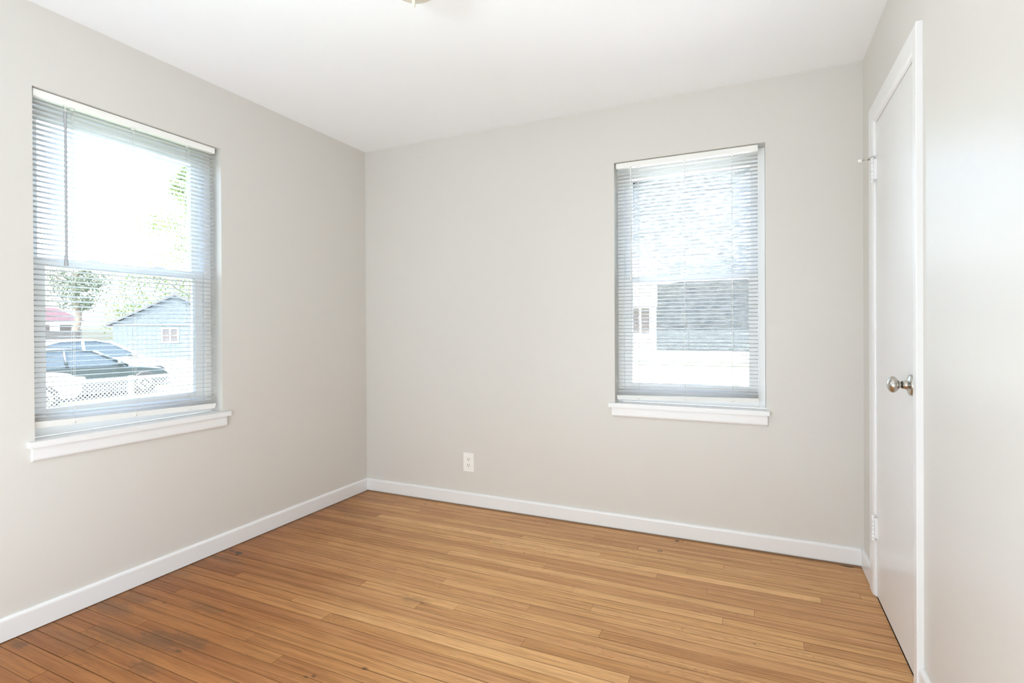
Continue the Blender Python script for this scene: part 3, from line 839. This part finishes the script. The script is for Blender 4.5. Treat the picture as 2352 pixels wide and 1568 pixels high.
mb = MB(); mb.box(gx+0.001, gx+0.012, wy-0.38, wy+0.38, 0.52, 1.31)
obj('pane', mb, M_extglass, gw)
gar.rotation_euler.z = math.radians(-32.6)

M_red = siding_mat('red_brown_roofing', (0.062, 0.036, 0.042), 0.15, 2)
fh = empty('far_house', (-53, 18, -0.55), 'low white house with a red roof, far off in the left window', 'house')
mb = MB(); mb.box(-58, -50, 13.0, 22.2, -0.55, 2.1)
obj('wall', mb, M_white_out, fh)
mb = MB(); mb.prism([(-49.5, 12.6, 2.08), (-54, 12.6, 3.3), (-58.5, 12.6, 2.08)], (0, 10.0, 0))
obj('roof', mb, M_red, fh)
for yy in (17.0, 19.4, 21.0):
    mb = MB(); mb.box(-49.99, -49.95, yy, yy+0.9, 0.7, 1.75)
    obj('window', mb, M_extglass, fh)

M_oldwood = siding_mat('grey_weathered_fence_wood', (0.0561, 0.0561, 0.0561), 0.14, 1)
wfn = empty('board_fence', (-33, 11, -0.55), 'grey weathered board fence beside the garage', 'fence')
mb = MB(); mb.box(-33.03, -33.0, 7.0, 14.3, -0.5, 1.2)
obj('board_panel', mb, M_oldwood, wfn)
for yy in (7.05, 9.45, 11.85, 14.2):
    mb = MB(); mb.box(-33.0, -32.9, yy-0.05, yy+0.05, -0.55, 1.3)
    obj('post', mb, M_oldwood, wfn)

M_lattice = plain('white_lattice_vinyl', (0.78, 0.78, 0.76), 0.5, 0.4)
lf = empty('lattice_fence', (-5.2, 0.5, -0.55), 'low white lattice fence on the lawn outside the left window', 'fence')
mb = MB(); fx, fy0, fy1, fz0, fz1 = -5.2, -2.3, 5.0, -0.42, 0.50
pitch, hw = 0.050, 0.0045
L_ = fz1-fz0
for s_, xo in ((1, 0.0), (-1, 0.006)):
    y = fy0 - (L_ if s_ > 0 else 0)
    while y < fy1 + (0 if s_ > 0 else L_):
        a, b_ = (y, fz0), (y+s_*L_, fz1)
        t0, t1 = 0.0, 1.0
        for lo_, hi_ in ((fy0, fy1),):
            dy = b_[0]-a[0]
            ta, tb = (lo_-a[0])/dy, (hi_-a[0])/dy
            if ta > tb: ta, tb = tb, ta
            t0, t1 = max(t0, ta), min(t1, tb)
        if t1 > t0+0.02:
            p0 = (a[0]+(b_[0]-a[0])*t0, a[1]+(b_[1]-a[1])*t0); p1 = (a[0]+(b_[0]-a[0])*t1, a[1]+(b_[1]-a[1])*t1)
            mb.prism([(fx+xo, p0[0]-hw*1.4, p0[1]), (fx+xo, p0[0]+hw*1.4, p0[1]), (fx+xo, p1[0]+hw*1.4, p1[1]), (fx+xo, p1[0]-hw*1.4, p1[1])], (0.005, 0, 0))
        y += pitch
obj('lattice_panel', mb, M_lattice, lf)
mb = MB(); mb.box(fx-0.015, fx+0.025, fy0, fy1, fz1, fz1+0.035); mb.box(fx-0.015, fx+0.025, fy0, fy1, fz0-0.03, fz0)
obj('rail', mb, M_lattice, lf)
for yy in (fy0, (fy0+fy1)/2, fy1):
    mb = MB(); mb.box(fx-0.04, fx-0.016, yy-0.03, yy+0.03, -0.55, fz1+0.05)
    obj('post', mb, M_lattice, lf)

# ------------------------------------------------------------------ outside: parked cars
M_tire = plain('tire_rubber', (0.02, 0.02, 0.02), 0.7)
M_hub = plain('alloy_wheel', (0.45, 0.45, 0.46), 0.3, metal=0.8)
M_cglass = plain('tinted_car_glass', (0.03, 0.04, 0.045), 0.05, 0.6)
M_lamp = plain('headlamp_lens', (0.35, 0.37, 0.4), 0.1, 0.6)
M_clad = plain('dark_lower_cladding', (0.05, 0.055, 0.06), 0.5)
def car_paint(name, col): return plain(name, col, 0.25, 0.5, coat=0.6)
def build_car(name, x, yf, paint, label, h=1.46, ln=4.5, wdt=1.78):
    """car lying along y, its nose at yf pointing to +y, side towards the room at x"""
    g = -0.55
    root = empty(name, (x-wdt/2, yf-ln/2, g), label, 'car', 'cars parked outside the left window')
    k = ln/4.5
    def P(a, z, xx): return Vector((xx, yf-a*k, g+z*h/1.46))      # a = metres back from the nose
    low = [(0.10, 0.30), (0.0, 0.48), (0.03, 0.66), (0.20, 0.80), (1.35, 0.97), (4.05, 1.02), (4.42, 0.96), (4.5, 0.70), (4.46, 0.40), (4.38, 0.28)]
    mb = MB(); rings = []
    for s in range(9):
        t = s/8*2-1
        ins = 0.10*abs(t)**4
        rings.append([P(a+(ins*1.5 if a < 2.2 else -ins*1.5), 0.28+(z-0.28)*(1-0.06*abs(t)**3), x-wdt/2+t*wdt/2*0.995) for a, z in low])
    mb.loft(rings, True, True, True)
    body = obj('body', mb, paint, root)
    top = [(1.28, 0.95), (2.05, 1.40), (2.45, 1.455), (3.25, 1.44), (3.75, 1.30), (4.22, 0.99)]
    mb = MB(); rings = []
    for t, ins in ((-1, 0.0), (-0.93, 0.0), (0.93, 0.0), (1, 0.0)):
        rings.append([P(a, z, x-wdt/2+t*(wdt/2-0.07-0.30*max(0, z-0.95))) for a, z in top])
    mb.loft(rings, True, True, False)
    obj('window_glass', mb, M_cglass, body)
    roof = [(2.03, 1.405), (2.45, 1.475), (3.25, 1.46), (3.77, 1.315), (3.75, 1.28), (3.25, 1.42), (2.45, 1.435), (2.07, 1.37)]
    mb = MB(); rings = []
    for t in (-1, -0.6, 0, 0.6, 1):
        rings.append([P(a, z+0.02*(1-t*t), x-wdt/2+t*(wdt/2-0.185)) for a, z in roof])
    mb.loft(rings, True, True, True)
    obj('roof', mb, paint, body)
    for sgn in (-1, 1):
        for pts in ([(1.25, 0.94), (2.06, 1.41)], [(2.72, 0.97), (2.72, 1.45)], [(3.74, 1.31), (4.25, 0.98)]):
            mb = MB(); mb.tube([P(a, z, x-wdt/2+sgn*(wdt/2-0.062-0.30*max(0, z-0.95))) for a, z in pts], 0.035, 8)
            obj('pillar', mb, paint, body)
        mb = MB(); q = P(1.55, 1.03, x-wdt/2+sgn*(wdt/2+0.06)); mb.lathe(q, (0, 1, 0), [(-0.05, 0.03), (0, 0.075), (0.07, 0.06), (0.09, 0.01)], 14)
        obj('side_mirror', mb, paint, body)
        mb = MB(); mb.box(x-wdt/2+sgn*(wdt/2-0.30)-0.13, x-wdt/2+sgn*(wdt/2-0.30)+0.13, yf-0.14*k, yf+0.003, g+0.60*h/1.46, g+0.72*h/1.46)
        obj('headlamp', mb, M_lamp, body, bevel=0.03)
        for a in (0.85, 3.60):
            q = P(a, 0, x-wdt/2+sgn*(wdt/2-0.10)); q.z = g+0.32
            mb = MB(); mb.lathe(q, (sgn, 0, 0), [(-0.11, 0.27), (-0.10, 0.31), (0.10, 0.31), (0.115, 0.27), (0.115, 0.20)], 28)
            wh = obj('wheel', mb, M_tire, root)
            mb = MB(); mb.lathe(q, (sgn, 0, 0), [(0.108, 0.20), (0.118, 0.19), (0.112, 0.05), (0.122, 0.04), (0.122, 0.001)], 20)
            obj('hub_cap', mb, M_hub, wh)
    mb = MB(); mb.box(x-wdt+0.06, x+0.004, yf-3.15*k, yf-1.25*k, g+0.17, g+0.42)
    obj('lower_sill', mb, M_clad, body, bevel=0.03)
    return root
build_car('parked_car', -14.7, 8.35, car_paint('white_car_paint', (0.75, 0.75, 0.75)), 'white sedan parked in front of the pale blue garage', ln=4.7)
build_car('parked_car', -10.6, 3.55, car_paint('pearl_white_car_paint', (0.72, 0.73, 0.74)), 'white car nearest the lattice fence, its hood at the left edge of the window', ln=4.6)
build_car('parked_car', -12.55, 6.6, car_paint('dark_grey_car_paint', (0.0297, 0.0363, 0.0429)), 'low dark grey coupe parked in front of the white sedan', h=1.26, ln=4.2, wdt=1.68)
build_car('parked_car', -19.5, 6.6, car_paint('silver_blue_car_paint', (0.1056, 0.1452, 0.1980)), 'silver blue car parked behind the two white cars', ln=4.6)

# ------------------------------------------------------------------ outside: trees
def leaf_mat(name, a, c):
    m, nt, b, N, L = nodes(name); out = nt.nodes['Material Output']
    geo = N('ShaderNodeNewGeometry'); n = N('ShaderNodeTexNoise'); n.inputs['Scale'].default_value = 1.3; n.inputs['Detail'].default_value = 3
    L(geo.outputs['Position'], n.inputs['Vector'])
    mx = N('ShaderNodeMix'); mx.data_type = 'RGBA'; mx.inputs[6].default_value = (*a, 1); mx.inputs[7].default_value = (*c, 1); L(n.outputs[0], mx.inputs[0])
    L(mx.outputs[2], b.inputs['Base Color']); b.inputs['Roughness'].default_value = 0.55
    t = N('ShaderNodeBsdfTranslucent'); L(mx.outputs[2], t.inputs[0])
    ms = N('ShaderNodeMixShader'); ms.inputs[0].default_value = 0.35; L(b.outputs[0], ms.inputs[1]); L(t.outputs[0], ms.inputs[2]); L(ms.outputs[0], out.inputs[0])
    return m
M_leaf = leaf_mat('fresh_green_leaves', (0.0330, 0.0561, 0.0198), (0.1122, 0.1716, 0.0396))
M_leaf2 = leaf_mat('grey_green_leaves', (0.0330, 0.0495, 0.0330), (0.0792, 0.1056, 0.0594))
M_bark = plain('tree_bark', (0.10, 0.085, 0.07), 0.9, 0.2, bump=0.6, bscale=20, var=0.3, vscale=6)
def build_tree(name, x, y, z0, z1, zb, shape, seed, leafm, label, nleaf=5200, size=0.34):
    """shape(t) gives the crown radius at height fraction t above zb"""
    rg = random.Random(seed); g = -0.55
    root = empty(name, (x, y, g), label, 'tree')
    tr = MB(); pts = [(x+0.12*math.sin(k*1.3+seed), y+0.12*math.cos(k*1.7), g+(z1-g)*0.9*k/8) for k in range(9)]
    tr.tube(pts, [0.34*(1-0.10*k) for k in range(9)], 10)
    obj('trunk', tr, M_bark, root)
    lf_ = MB(); clumps = []
    for k in range(70):
        t = rg.random()**1.15; R = shape(t); a = rg.uniform(0, 2*PI); r = R*math.sqrt(rg.uniform(0.25, 1.0))
        c = Vector((x+r*math.cos(a), y+r*math.sin(a), zb+(z1-zb)*t)); clumps.append((c, 0.35+0.24*R))
        if k % 4 == 0:
            br_ = MB(); br_.tube([(x, y, c.z-0.5*r), ((x+c.x)/2, (y+c.y)/2, c.z-0.2*r), tuple(c)], [0.09, 0.05, 0.02], 6)
            obj('branch', br_, M_bark, root)
    for i in range(nleaf):
        c, R = clumps[i % len(clumps)]
        d = Vector((rg.gauss(0, 1), rg.gauss(0, 1), rg.gauss(0, 0.75))); d = d/max(1e-3, d.length)*R*rg.uniform(0.35, 1.0)
        p = c+d; n = Vector((rg.gauss(0, 1), rg.gauss(0, 1), rg.gauss(0.5, 1))).normalized()
        u = n.orthogonal().normalized(); u.rotate(Matrix.Rotation(rg.uniform(0, 6.3), 3, n)); w = n.cross(u)
        s = size*rg.uniform(0.6, 1.2)
        lf_.add([p-u*s*0.5, p-w*s*0.26+n*s*0.05, p+u*s*0.5, p+w*s*0.26+n*s*0.05], [(0, 1, 2, 3)])
    obj('foliage', lf_, leafm, root)
    return root
build_tree('tree', -46.0, 29.6, 0, 16.9, 1.6, lambda t: 6.9*(1-t)**0.75+0.3, 4, M_leaf, 'tall light green tree rising behind the pale blue garage', 15000, 0.27)
build_tree('tree', -46.0, 20.3, 0, 6.6, 3.0, lambda t: 1.9*math.sqrt(max(0.05, 1-(2*t-1)**2)), 9, M_leaf2, 'smaller grey green tree left of the garage', 4200, 0.21)
